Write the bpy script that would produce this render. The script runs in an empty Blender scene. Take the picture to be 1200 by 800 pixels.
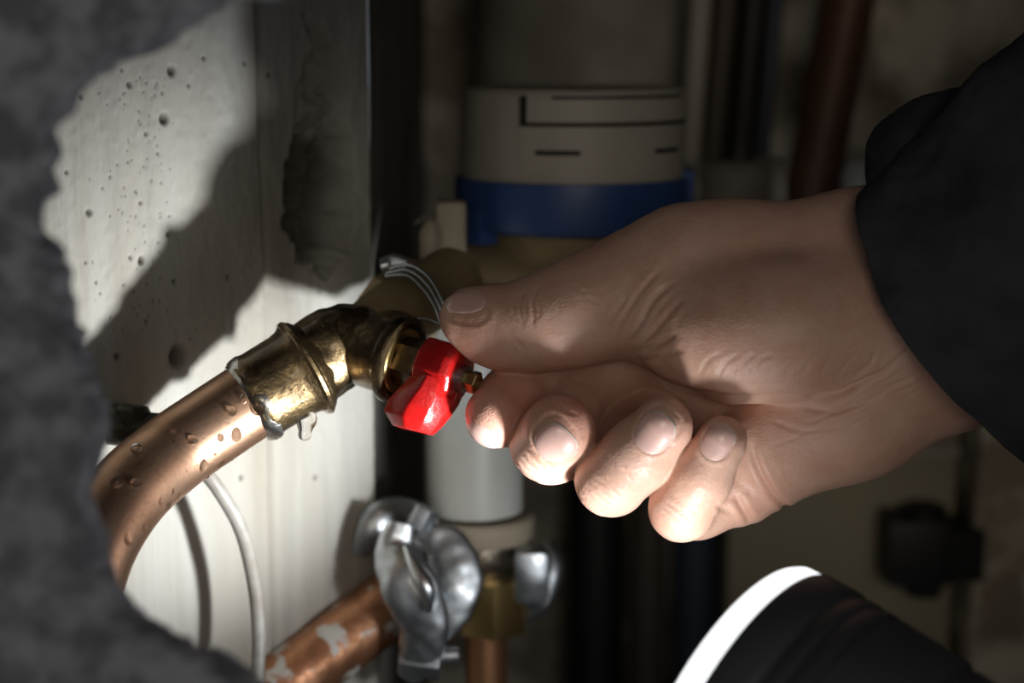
import bpy, bmesh, math, random
import numpy as np
from mathutils import Vector, Matrix, Quaternion
from mathutils.bvhtree import BVHTree
from mathutils import noise as mn

random.seed(7)
SC = bpy.context.scene
COL = SC.collection

# ------------------------------------------------------------------ camera
F = 2000.0                       # focal length in pixels of the 1200 px wide frame
PITCH = math.radians(10)
CAM = Vector((0.0, 0.0, 1.0))
RT = Vector((1, 0, 0))
FW = Vector((0, math.cos(PITCH), -math.sin(PITCH)))
UP = Vector((0, math.sin(PITCH), math.cos(PITCH)))
cd = bpy.data.cameras.new('camera')
cd.sensor_width = 36.0
cd.lens = 36.0 * F / 1200.0
cd.clip_start = 0.01
cd.dof.use_dof = True
cd.dof.focus_distance = 0.49
cd.dof.aperture_fstop = 6.2
cam = bpy.data.objects.new('camera', cd)
COL.objects.link(cam)
cam.matrix_world = Matrix.Translation(CAM) @ Matrix(((RT.x, UP.x, -FW.x, 0), (RT.y, UP.y, -FW.y, 0), (RT.z, UP.z, -FW.z, 0), (0, 0, 0, 1)))
SC.camera = cam

# ------------------------------------------------------------------ world, lights, exposure
w = bpy.data.worlds.new('world'); SC.world = w; w.use_nodes = True
w.node_tree.nodes['Background'].inputs[0].default_value = (0.88, 0.93, 1.0, 1)
w.node_tree.nodes['Background'].inputs[1].default_value = 0.11
SC.view_settings.view_transform = 'Standard'
SC.view_settings.look = 'None'
SC.view_settings.exposure = 0.0
SC.view_settings.gamma = 1.0
SC.view_settings.use_curve_mapping = False


def P(u, v, d):
    """a point of the photograph (pixel u, v) at depth d metres along the view axis"""
    return CAM + d * (FW + (u - 600) / F * RT + (400 - v) / F * UP)


D0 = 0.495
PX = D0 / F


def W(u, v, w_):
    return P(u, v, D0 + w_ * PX)


def Dr(a, b, c):
    """direction: a right, b down, c away"""
    return (a * RT - b * UP + c * FW).normalized()


room = bpy.data.lights.new('room_light', 'AREA')
room.shape = 'RECTANGLE'; room.size = 0.9; room.size_y = 0.6
room.energy = 4.6
room.color = (1.0, 0.88, 0.73)
ro = bpy.data.objects.new('room_light', room); COL.objects.link(ro)
ro.location = (0.20, -1.6, 1.28)
ro.rotation_euler = (Vector((0.05, 0.6, 1.0)) - ro.location).to_track_quat('-Z', 'Y').to_euler()

T_C = P(880, 842, 0.435)                      # centre of the torch lens
T_A = Dr(-0.75, -0.40, 0.53)
T_R = 0.0413
for nm_, en_, ang_, bl_ in (('torch_beam', 3.0, 58, 1.0), ('torch_spill', 0.33, 150, 0.6)):
    torch = bpy.data.lights.new(nm_, 'SPOT')
    torch.energy = en_
    torch.spot_size = math.radians(ang_); torch.spot_blend = bl_
    torch.shadow_soft_size = 0.0075
    torch.color = (0.95, 0.98, 1.0)
    to = bpy.data.objects.new(nm_, torch); COL.objects.link(to)
    to.location = T_C + T_A * 0.012
    to.rotation_euler = T_A.to_track_quat('-Z', 'Y').to_euler()


# ------------------------------------------------------------------ materials
def mat(name, col, rough=0.5, metal=0.0, bump=0.0, bscale=200.0, col2=None, cscale=30.0, detail=6,
        lo=0.35, hi=0.65, spec=0.5, coat=0.0, rough2=None, attr=None, attr_col=None, stretch=None, bdist=0.001):
    m = bpy.data.materials.new(name); m.use_nodes = True
    nt = m.node_tree; N = nt.nodes; L = nt.links
    b = N['Principled BSDF']
    b.inputs['Base Color'].default_value = (*col, 1)
    b.inputs['Roughness'].default_value = rough
    b.inputs['Metallic'].default_value = metal
    b.inputs['Specular IOR Level'].default_value = spec
    b.inputs['Coat Weight'].default_value = coat
    b.inputs['Coat Roughness'].default_value = 0.12
    tc = N.new('ShaderNodeTexCoord')
    vec = tc.outputs['Object']
    if stretch:
        mp = N.new('ShaderNodeMapping'); mp.inputs['Scale'].default_value = stretch
        L.new(vec, mp.inputs[0]); vec = mp.outputs[0]
    out = None
    if col2:
        n = N.new('ShaderNodeTexNoise'); n.inputs['Scale'].default_value = cscale; n.inputs['Detail'].default_value = detail
        L.new(vec, n.inputs['Vector'])
        r = N.new('ShaderNodeMapRange'); r.inputs[1].default_value = lo; r.inputs[2].default_value = hi
        L.new(n.outputs[0], r.inputs[0])
        mx = N.new('ShaderNodeMix'); mx.data_type = 'RGBA'
        L.new(r.outputs[0], mx.inputs[0])
        mx.inputs[6].default_value = (*col, 1); mx.inputs[7].default_value = (*col2, 1)
        out = mx.outputs[2]
        if rough2 is not None:
            rr = N.new('ShaderNodeMapRange'); rr.inputs[3].default_value = rough; rr.inputs[4].default_value = rough2
            L.new(r.outputs[0], rr.inputs[0]); L.new(rr.outputs[0], b.inputs['Roughness'])
    if attr:
        a = N.new('ShaderNodeAttribute'); a.attribute_name = attr
        m2 = N.new('ShaderNodeMix'); m2.data_type = 'RGBA'
        L.new(a.outputs['Fac'], m2.inputs[0])
        if out: L.new(out, m2.inputs[6])
        else: m2.inputs[6].default_value = (*col, 1)
        m2.inputs[7].default_value = (*attr_col, 1)
        out = m2.outputs[2]
    if out: L.new(out, b.inputs['Base Color'])
    if bump:
        n2 = N.new('ShaderNodeTexNoise'); n2.inputs['Scale'].default_value = bscale; n2.inputs['Detail'].default_value = 8
        L.new(vec if stretch else tc.outputs['Object'], n2.inputs['Vector'])
        bp = N.new('ShaderNodeBump'); bp.inputs['Strength'].default_value = bump; bp.inputs['Distance'].default_value = bdist
        L.new(n2.outputs[0], bp.inputs['Height']); L.new(bp.outputs[0], b.inputs['Normal'])
    return m


M = {}
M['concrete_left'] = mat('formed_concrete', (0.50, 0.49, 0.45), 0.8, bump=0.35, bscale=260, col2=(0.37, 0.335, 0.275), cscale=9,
                         stretch=(3, 3, 0.5), attr='dirt_shade', attr_col=(0.035, 0.028, 0.02), spec=0.2)
M['concrete_front'] = mat('broken_concrete', (0.31, 0.31, 0.335), 0.9, bump=0.8, bscale=220, col2=(0.15, 0.152, 0.17), cscale=130, lo=.42, hi=.6, bdist=0.003, spec=0.2)
M['concrete_back'] = mat('rough_render', (0.72, 0.65, 0.52), 0.9, bump=0.9, bscale=60, col2=(0.30, 0.25, 0.19), cscale=30, lo=.4, hi=.6, bdist=0.004, spec=0.2)
M['concrete_dark'] = mat('dark_render', (0.26, 0.245, 0.22), 0.9, bump=0.5, bscale=90, col2=(0.17, 0.16, 0.14), cscale=14, spec=0.2)
M['copper'] = mat('copper', (0.62, 0.39, 0.26), 0.40, 1.0, bump=0.16, bscale=700, col2=(0.34, 0.19, 0.115), cscale=60, lo=0.38, hi=0.72, rough2=0.48, bdist=0.0004)
M['old_copper'] = mat('old_copper', (0.36, 0.17, 0.09), 0.45, 0.9, bump=0.2, bscale=300, col2=(0.50, 0.26, 0.13), cscale=30)
M['lime_copper'] = mat('limescaled_copper', (0.50, 0.24, 0.13), 0.42, 0.8, bump=0.4, bscale=300, col2=(0.75, 0.74, 0.70), cscale=95, lo=0.56, hi=0.62, rough2=0.8)
M['brass'] = mat('tarnished_brass', (0.35, 0.25, 0.125), 0.34, 1.0, bump=0.5, bscale=480, col2=(0.09, 0.06, 0.032), cscale=95, lo=0.34, hi=0.60, rough2=0.45, coat=0.7, bdist=0.0007)
M['brass_clean'] = mat('clean_brass', (0.70, 0.52, 0.23), 0.3, 1.0, bump=0.15, bscale=400, col2=(0.45, 0.32, 0.13), cscale=60, rough2=0.4, bdist=0.0004)
M['brass_dull'] = mat('dull_brass', (0.36, 0.275, 0.14), 0.5, 0.25, bump=0.3, bscale=150, col2=(0.22, 0.17, 0.09), cscale=40)
M['dark_steel'] = mat('dark_steel', (0.13, 0.12, 0.10), 0.35, 1.0, bump=0.3, bscale=400, col2=(0.25, 0.21, 0.15), cscale=80)
M['zinc'] = mat('galvanised_steel', (0.62, 0.66, 0.70), 0.28, 1.0, bump=0.3, bscale=160, col2=(0.30, 0.32, 0.34), cscale=60, rough2=0.5)
M['solder'] = mat('solder', (0.78, 0.79, 0.78), 0.3, 1.0, bump=0.5, bscale=300, col2=(0.32, 0.26, 0.17), cscale=90, coat=0.8)
M['red'] = mat('wet_red_paint', (0.52, 0.010, 0.009), 0.24, 0.0, bump=0.3, bscale=620, col2=(0.36, 0.007, 0.007), cscale=60, coat=0.8, bdist=0.0006)
M['cap'] = mat('grey_beige_plastic', (0.42, 0.39, 0.33), 0.5, bump=0.05, bscale=300, col2=(0.37, 0.34, 0.29), cscale=20)
M['blue'] = mat('blue_plastic', (0.03, 0.075, 0.23), 0.4, bump=0.05, bscale=300)
M['white_plastic'] = mat('white_plastic', (0.60, 0.62, 0.60), 0.42, bump=0.08, bscale=120, col2=(0.50, 0.50, 0.46), cscale=18)
M['beige_plastic'] = mat('beige_plastic', (0.38, 0.33, 0.25), 0.5)
M['slot'] = mat('slot_black', (0.008, 0.008, 0.008), 0.8)
M['black_plastic'] = mat('black_plastic', (0.014, 0.014, 0.016), 0.5)
M['torch_body'] = mat('torch_anodised', (0.05, 0.052, 0.058), 0.42, 0.2, bump=0.08, bscale=900, bdist=0.0003)
M['cloth'] = mat('black_cloth', (0.045, 0.047, 0.051), 0.95, bump=0.5, bscale=1400, col2=(0.026, 0.028, 0.031), cscale=60, spec=0.15, bdist=0.0006)
M['duct'] = mat('grey_duct', (0.40, 0.37, 0.32), 0.55, bump=0.1, bscale=60, col2=(0.22, 0.195, 0.16), cscale=20)
M['black_pipe'] = mat('black_pipe', (0.015, 0.014, 0.013), 0.5)
M['brown_pipe'] = mat('brown_pipe', (0.08, 0.06, 0.045), 0.5)
M['rust'] = mat('rust_pipe', (0.15, 0.07, 0.04), 0.5, 0.2, bump=0.3, bscale=150, col2=(0.09, 0.045, 0.03), cscale=30)
M['blue_pipe'] = mat('slate_pipe', (0.05, 0.062, 0.09), 0.5)
M['panel'] = mat('olive_panel', (0.42, 0.375, 0.26), 0.7, bump=0.1, bscale=50, col2=(0.34, 0.30, 0.21), cscale=12)
M['cable'] = mat('clear_cable', (0.40, 0.39, 0.36), 0.28, bump=0.1, bscale=300, col2=(0.22, 0.19, 0.155), cscale=60, coat=0.6)
M['green_metal'] = mat('verdigris', (0.14, 0.145, 0.11), 0.5, 0.4, bump=0.5, bscale=300, col2=(0.05, 0.05, 0.04), cscale=110)
m = bpy.data.materials.new('water'); m.use_nodes = True
b = m.node_tree.nodes['Principled BSDF']
b.inputs['Transmission Weight'].default_value = 1.0; b.inputs['IOR'].default_value = 1.33
b.inputs['Roughness'].default_value = 0.02; b.inputs['Base Color'].default_value = (1, 0.98, 0.95, 1)
M['water'] = m
m = bpy.data.materials.new('torch_glow'); m.use_nodes = True
b = m.node_tree.nodes['Principled BSDF']
b.inputs['Base Color'].default_value = (0.9, 0.9, 0.9, 1)
b.inputs['Emission Color'].default_value = (0.95, 0.98, 1, 1); b.inputs['Emission Strength'].default_value = 1.6
M['glow'] = m


def skin_material():
    m = bpy.data.materials.new('skin'); m.use_nodes = True
    nt = m.node_tree; N = nt.nodes; L = nt.links; b = N['Principled BSDF']
    tc = N.new('ShaderNodeTexCoord')
    n = N.new('ShaderNodeTexNoise'); n.inputs['Scale'].default_value = 90; n.inputs['Detail'].default_value = 7
    L.new(tc.outputs['Object'], n.inputs['Vector'])
    r = N.new('ShaderNodeMapRange'); r.inputs[1].default_value = .32; r.inputs[2].default_value = .68
    L.new(n.outputs[0], r.inputs[0])
    mx = N.new('ShaderNodeMix'); mx.data_type = 'RGBA'; L.new(r.outputs[0], mx.inputs[0])
    mx.inputs[6].default_value = (0.55, 0.315, 0.225, 1); mx.inputs[7].default_value = (0.63, 0.400, 0.305, 1)
    a = N.new('ShaderNodeAttribute'); a.attribute_name = 'flush'
    m2 = N.new('ShaderNodeMix'); m2.data_type = 'RGBA'; L.new(a.outputs['Fac'], m2.inputs[0])
    L.new(mx.outputs[2], m2.inputs[6]); m2.inputs[7].default_value = (0.68, 0.25, 0.18, 1)
    L.new(m2.outputs[2], b.inputs['Base Color'])
    b.inputs['Roughness'].default_value = 0.46
    b.inputs['Specular IOR Level'].default_value = 0.45
    b.inputs['Subsurface Weight'].default_value = 0.25
    b.inputs['Subsurface Radius'].default_value = (1.0, 0.35, 0.2)
    b.inputs['Subsurface Scale'].default_value = 0.0035
    vo = N.new('ShaderNodeTexVoronoi'); vo.inputs['Scale'].default_value = 900; vo.feature = 'DISTANCE_TO_EDGE'
    L.new(tc.outputs['Object'], vo.inputs['Vector'])
    n2 = N.new('ShaderNodeTexNoise'); n2.inputs['Scale'].default_value = 420; n2.inputs['Detail'].default_value = 5
    L.new(tc.outputs['Object'], n2.inputs['Vector'])
    ad = N.new('ShaderNodeMath'); ad.operation = 'MULTIPLY_ADD'; ad.inputs[1].default_value = 0.5
    L.new(vo.outputs['Distance'], ad.inputs[0]); L.new(n2.outputs[0], ad.inputs[2])
    bp = N.new('ShaderNodeBump'); bp.inputs['Strength'].default_value = 0.42; bp.inputs['Distance'].default_value = 0.0006
    L.new(ad.outputs[0], bp.inputs['Height']); L.new(bp.outputs[0], b.inputs['Normal'])
    return m


M['skin'] = skin_material()
m = mat('fingernail', (0.66, 0.42, 0.36), 0.22, spec=0.6, coat=0.4)
m.node_tree.nodes['Principled BSDF'].inputs['Subsurface Weight'].default_value = 0.15
m.node_tree.nodes['Principled BSDF'].inputs['Subsurface Scale'].default_value = 0.002
M['nail'] = m
M['nail_edge'] = mat('fingernail_free_edge', (0.74, 0.66, 0.58), 0.3)


# ------------------------------------------------------------------ builders
def link(name, me, material, parent=None, smooth=True):
    o = bpy.data.objects.new(name, me); COL.objects.link(o)
    if material is not None: me.materials.append(material)
    if smooth and len(me.polygons):
        me.polygons.foreach_set('use_smooth', [True] * len(me.polygons))
    if parent: o.parent = parent
    return o


def tag(o, label=None, cat=None, group=None, kind=None):
    if label: o['label'] = label
    if cat: o['category'] = cat
    if group: o['group'] = group
    if kind: o['kind'] = kind
    return o


def thing(name, label, cat, loc, group=None):
    """Empty at the thing's base; children keep world coordinates through the inverse offset"""
    o = bpy.data.objects.new(name, None); o.empty_display_size = 0.01; COL.objects.link(o)
    o.location = loc
    return tag(o, label, cat, group)


def adopt(child, parent):
    """parent a part and keep it where it stands"""
    bpy.context.view_layer.update()
    child.parent = parent
    child.matrix_parent_inverse = parent.matrix_world.inverted()
    return child


def frame(axis, hint=None):
    a = axis.normalized()
    h = hint if hint else (Vector((0, 0, 1)) if abs(a.z) < .9 else Vector((1, 0, 0)))
    x = h.cross(a).normalized(); y = a.cross(x).normalized()
    return x, y, a


def lathe(name, base, axis, prof, material, parent=None, seg=64, wob=0.0, sharp=35):
    """prof: (distance along axis, radius) pairs in metres"""
    x, y, a = frame(axis); bm = bmesh.new(); rings = []
    for (h, r) in prof:
        if r <= 1e-6:
            rings.append([bm.verts.new(base + a * h)])
        else:
            ring = []
            for i in range(seg):
                t = 2 * math.pi * i / seg
                rr = r * (1 + (wob * mn.noise(Vector((math.cos(t) * 2, math.sin(t) * 2, h * 90))) if wob else 0))
                ring.append(bm.verts.new(base + a * h + x * math.cos(t) * rr + y * math.sin(t) * rr))
            rings.append(ring)
    for A, B in zip(rings, rings[1:]):
        if len(A) == 1 and len(B) == 1: continue
        for i in range(seg):
            j = (i + 1) % seg
            if len(A) == 1: bm.faces.new((A[0], B[i], B[j]))
            elif len(B) == 1: bm.faces.new((A[i], A[j], B[0]))
            else: bm.faces.new((A[i], A[j], B[j], B[i]))
    return finish(bm, name, material, parent, sharp)


def finish(bm, name, material, parent=None, sharp=35, bevel=0.0, bseg=2):
    if bevel:
        bmesh.ops.bevel(bm, geom=list(bm.edges), offset=bevel, segments=bseg, profile=0.6, affect='EDGES', clamp_overlap=True)
    bmesh.ops.recalc_face_normals(bm, faces=bm.faces)
    for e in bm.edges:
        if len(e.link_faces) == 2 and e.calc_face_angle(0) > math.radians(sharp): e.smooth = False
    me = bpy.data.meshes.new(name); bm.to_mesh(me); bm.free()
    o = link(name, me, material)
    if parent: adopt(o, parent)
    return o


def catmull(pts, n):
    out = []
    p = [pts[0]] + list(pts) + [pts[-1]]
    for i in range(1, len(p) - 2):
        for k in range(n):
            t = k / n
            a, b_, c, d = [np.array(q, float) for q in p[i - 1:i + 3]]
            out.append(0.5 * ((2 * b_) + (-a + c) * t + (2 * a - 5 * b_ + 4 * c - d) * t * t + (-a + 3 * b_ - 3 * c + d) * t ** 3))
    out.append(np.array(p[-2], float))
    return out


def tube(name, pts, rad, material, parent=None, seg=32, n=10, wob=0.0, caps=True, flat=1.0):
    """pts: world Vectors; rad: radius or list"""
    if not isinstance(rad, (list, tuple)): rad = [rad] * len(pts)
    q = catmull([(*p, r) for p, r in zip(pts, rad)], n) if len(pts) > 2 else catmull([(*p, r) for p, r in zip(pts, rad)], max(2, n))
    C = [Vector(a[:3]) for a in q]; R = [a[3] for a in q]
    bm = bmesh.new(); rings = []; x = None
    for i, c in enumerate(C):
        t = (C[min(i + 1, len(C) - 1)] - C[max(i - 1, 0)]).normalized()
        if x is None: x = frame(t)[0]
        x = (x - t * x.dot(t)).normalized(); y = t.cross(x)
        ring = []
        for k in range(seg):
            an = 2 * math.pi * k / seg
            rr = R[i]
            p = c + x * math.cos(an) * rr + y * math.sin(an) * rr
            if flat != 1.0: p -= FW * ((p - c).dot(FW) * (1 - flat))
            if wob: p += (p - c).normalized() * wob * mn.noise(p * 220)
            ring.append(bm.verts.new(p))
        rings.append(ring)
    for A, B in zip(rings, rings[1:]):
        for k in range(seg):
            j = (k + 1) % seg; bm.faces.new((A[k], A[j], B[j], B[k]))
    if caps: bm.faces.new(rings[0]); bm.faces.new(rings[-1])
    return finish(bm, name, material, parent, 50)


def prism(name, base, axis, hint, poly, length, material, parent=None, bevel=0.0, sharp=30, taper=1.0):
    """poly: 2D outline (x,y) metres extruded along axis"""
    x, y, a = frame(axis, hint); bm = bmesh.new()
    A = [bm.verts.new(base + x * p[0] + y * p[1]) for p in poly]
    B = [bm.verts.new(base + a * length + x * p[0] * taper + y * p[1] * taper) for p in poly]
    n = len(poly)
    bm.faces.new(A); bm.faces.new(list(reversed(B)))
    for i in range(n):
        j = (i + 1) % n; bm.faces.new((A[i], B[i], B[j], A[j]))
    return finish(bm, name, material, parent, sharp, bevel)


def box(name, c, sx, sy, sz, material, parent=None, bevel=0.001, axes=None):
    X, Y, Z = axes or (Vector((1, 0, 0)), Vector((0, 1, 0)), Vector((0, 0, 1)))
    bm = bmesh.new(); bmesh.ops.create_cube(bm, size=1)
    for v in bm.verts: v.co = c + X * v.co.x * sx + Y * v.co.y * sy + Z * v.co.z * sz
    return finish(bm, name, material, parent, 30, bevel)


def hexpoly(r, n=6, rot=0): return [(r * math.cos(rot + 2 * math.pi * i / n), r * math.sin(rot + 2 * math.pi * i / n)) for i in range(n)]


def grid_mesh(name, pts, nu, nv, material, closed_u=False, dirt_shade=None, solid=0.0):
    """pts: array nu*nv x 3, row-major"""
    me = bpy.data.meshes.new(name)
    I = np.arange(nu * nv).reshape(nu, nv)
    if closed_u: A, B = I, np.roll(I, -1, 0)
    else: A, B = I[:-1], I[1:]
    q = np.stack([A[:, :-1], B[:, :-1], B[:, 1:], A[:, 1:]], -1).reshape(-1, 4)
    me.vertices.add(len(pts)); me.vertices.foreach_set('co', np.asarray(pts, np.float32).ravel())
    me.loops.add(q.size); me.loops.foreach_set('vertex_index', q.ravel().astype(np.int32))
    me.polygons.add(len(q)); me.polygons.foreach_set('loop_start', np.arange(0, q.size, 4, dtype=np.int32))
    me.update(calc_edges=True); me.validate()
    if dirt_shade is not None:
        a = me.attributes.new('dirt_shade', 'FLOAT', 'POINT'); a.data.foreach_set('value', np.asarray(dirt_shade, np.float32).ravel())
    return link(name, me, material)


# value noise in numpy
_rs = np.random.RandomState(3)
_perm = _rs.rand(64, 64, 64).astype(np.float32)


def vnoise(x, y, z):
    xi, yi, zi = np.floor(x).astype(int), np.floor(y).astype(int), np.floor(z).astype(int)
    fx, fy, fz = x - xi, y - yi, z - zi
    fx, fy, fz = [f * f * (3 - 2 * f) for f in (fx, fy, fz)]
    def g(a, b_, c): return _perm[(xi + a) & 63, (yi + b_) & 63, (zi + c) & 63]
    l = lambda a, b_, t: a + (b_ - a) * t
    return l(l(l(g(0, 0, 0), g(1, 0, 0), fx), l(g(0, 1, 0), g(1, 1, 0), fx), fy),
             l(l(g(0, 0, 1), g(1, 0, 1), fx), l(g(0, 1, 1), g(1, 1, 1), fx), fy), fz) * 2 - 1


def fbm(x, y, z, o=4):
    s = 0; a = 1
    for i in range(o):
        s = s + a * vnoise(x * 2 ** i + 7.3 * i, y * 2 ** i + 3.1 * i, z * 2 ** i); a *= 0.5
    return s


# ------------------------------------------------------------------ the setting: left wall with pits, joint and broken recess
WA = np.array([-0.1316, 0.4965]); WB = np.array([-0.0477, 0.585])
wd = (WB - WA) / np.linalg.norm(WB - WA); wn = np.array([wd[1], -wd[0]])      # wn points into the shaft
Z0 = CAM.z


def wall_hit(u, v):
    d = (FW + (u - 600) / F * RT + (400 - v) / F * UP)
    k = np.dot(WA, wn) / (d.x * wn[0] + d.y * wn[1])
    p = CAM + d * k
    return float(np.dot(np.array([p.x, p.y]) - WA, wd)), p.z


def build_left_wall():
    s1 = wall_hit(437, 350)[0]
    S = np.concatenate([np.linspace(-0.33, -0.03, 30, endpoint=False), np.linspace(-0.03, s1, 330)])
    Z = np.concatenate([np.linspace(0, Z0 - 0.15, 20, endpoint=False), np.linspace(Z0 - 0.15, Z0 + 0.14, 520), np.linspace(Z0 + 0.145, 1.7, 20)])
    s, z = np.meshgrid(S, Z, indexing='ij')
    h = 0.0004 * fbm(s * 40, z * 6, s * 0 + 1.5) + 0.00018 * fbm(s * 500, z * 300, s * 0, 3)
    h = h + 0.0005 * fbm(s * 220, z * 2.5, s * 0 + 9, 2) * 0.5
    dirt_shade = np.zeros_like(s)
    pits = [(192, 139, 4.2), (202, 83, 3.8), (152, 99, 2.4), (190, 109, 1.5), (221, 100, 1.6), (104, 249, 2.6), (129, 207, 1.4), (171, 157, 1.8),
            (166, 307, 2.4), (166, 303, 2), (153, 302, 1.8), (113, 331, 1.4), (100, 308, 1.3), (197, 275, 1.8), (165, 238, 1.5),
            (172, 377, 1.6), (138, 418, 2.6), (210, 418, 8), (173, 648, 2.6), (187, 655, 1.4), (238, 68, 1.8), (316, 88, 2.5), (287, 74, 2),
            (205, 330, 2.2), (267, 325, 2.4), (143, 82, 1.5), (94, 113, 2), (78, 202, 1.8), (150, 190, 1.2), (185, 180, 1.3), (283, 560, 2.2), (372, 560, 2), (300, 700, 1.8), (250, 620, 1.5)]
    for k in range(110):
        pits.append((random.gauss(165, 24), random.uniform(90, 400), random.uniform(0.5, 1.1)))
    for (u, v, r) in pits:
        ps, pz = wall_hit(u, v)
        rm = r * 0.00027 * 1.25
        q = ((s - ps) / (rm * 0.9)) ** 2 + ((z - pz) / rm) ** 2
        g = np.exp(-q ** 1.5 * 0.6)
        h -= g * rm * 1.5; dirt_shade = np.maximum(dirt_shade, g * 0.85)  # pits tinted dark: cavity dirt doubling as painted shade
    # board joint, a shallow vertical groove
    js = wall_hit(306, 100)[0]
    wav = 0.0006 * fbm(z * 30, z * 0, z * 0 + 4, 2)
    top = np.clip((z - wall_hit(306, 260)[1]) / 0.03, 0, 1)
    g = np.exp(-((s - js - wav) / 0.0012) ** 2) * (0.35 + 0.65 * top)
    h -= 0.0025 * g; dirt_shade = np.maximum(dirt_shade, 0.55 * g)
    js2 = wall_hit(345, 100)[0]
    h -= 0.0010 * (1 / (1 + np.exp(-(s - js2) / 0.0008)))
    # broken recess
    poly = [(356, 20), (382, 20), (400, 60), (412, 130), (420, 210), (415, 300), (385, 330), (345, 300), (330, 235), (338, 180), (350, 105), (368, 60)]
    pp = np.array([wall_hit(*q) for q in poly])
    ns = s + 0.0016 * fbm(s * 150, z * 150, s * 0, 3); nz = z + 0.003 * fbm(s * 150, z * 150, s * 0 + 5, 3)
    d = np.full(s.shape, 1e9); inside = np.zeros(s.shape, bool)
    for i in range(len(pp)):
        a = pp[i]; b_ = pp[(i + 1) % len(pp)]; e = b_ - a
        t = np.clip(((ns - a[0]) * e[0] + (nz - a[1]) * e[1]) / (e @ e), 0, 1)
        d = np.minimum(d, np.hypot(ns - a[0] - t * e[0], nz - a[1] - t * e[1]))
        c = ((a[1] > nz) != (b_[1] > nz)) & (ns < (b_[0] - a[0]) * (nz - a[1]) / (b_[1] - a[1] + 1e-12) + a[0])
        inside ^= c
    deep = np.where(inside, np.clip(d / 0.006, 0, 1), 0)
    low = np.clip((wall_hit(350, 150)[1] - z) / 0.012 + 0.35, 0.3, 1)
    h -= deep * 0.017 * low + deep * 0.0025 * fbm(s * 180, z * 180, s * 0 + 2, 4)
    dirt_shade = np.maximum(dirt_shade, deep * 0.85 * low)  # dark tint in the recess: dirt plus shade painted into the colour
    # brown staining above the pipe, deepened to put the wall's shade into its colour
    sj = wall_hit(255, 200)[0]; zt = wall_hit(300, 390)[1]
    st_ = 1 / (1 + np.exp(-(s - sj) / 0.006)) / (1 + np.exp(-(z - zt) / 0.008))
    dirt_shade = np.maximum(dirt_shade, st_ * np.clip(0.34 + 0.22 * fbm(s * 60, z * 22, s * 0 + 6, 4), 0, 0.6))
    # streaky lower zone
    dirt_shade = np.maximum(dirt_shade, 0.16 * np.clip(fbm(s * 160, z * 5, s * 0 + 11, 2), 0, 1))
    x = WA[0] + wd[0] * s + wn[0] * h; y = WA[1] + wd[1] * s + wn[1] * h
    o = grid_mesh('wall_left', np.stack([x, y, z], -1).reshape(-1, 3), len(S), len(Z), M['concrete_left'], dirt_shade=dirt_shade.ravel())
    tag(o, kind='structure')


build_left_wall()


def slab(name, a, b_, z0, z1, th, material, rough=0.0, n=60, m=80):
    """vertical wall from a to b (xy) with a rough face; th thickness behind"""
    a = np.array(a); b_ = np.array(b_); d = b_ - a; L_ = np.linalg.norm(d); d = d / L_; nn = np.array([d[1], -d[0]])
    S = np.linspace(0, L_, n); Z = np.linspace(z0, z1, m)
    s, z = np.meshgrid(S, Z, indexing='ij')
    h = rough * fbm(s * 28, z * 28, s * 0 + len(name), 5)
    x = a[0] + d[0] * s + nn[0] * h; y = a[1] + d[1] * s + nn[1] * h
    o = grid_mesh(name, np.stack([x, y, z], -1).reshape(-1, 3), n, m, material)
    return tag(o, kind='structure')


slab('wall_return', tuple(WB - np.array([0.001, 0.0])), (-0.046, 0.93), 0, 1.7, 0.02, M['concrete_dark'], 0.001)
slab('wall_back', (-0.06, 0.915), (0.46, 0.90), 0, 1.7, 0.02, M['concrete_back'], 0.006, 160, 420)
slab('wall_right', (0.46, 0.94), (0.42, 0.30), 0, 1.7, 0.02, M['concrete_back'], 0.004, 60, 150)
box('floor', Vector((0.13, 0.6, -0.01)), 1.0, 1.0, 0.02, M['concrete_dark'])['kind'] = 'structure'
box('ceiling', Vector((0.13, 0.68, 1.71)), 1.0, 0.72, 0.02, M['concrete_dark'])['kind'] = 'structure'


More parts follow.
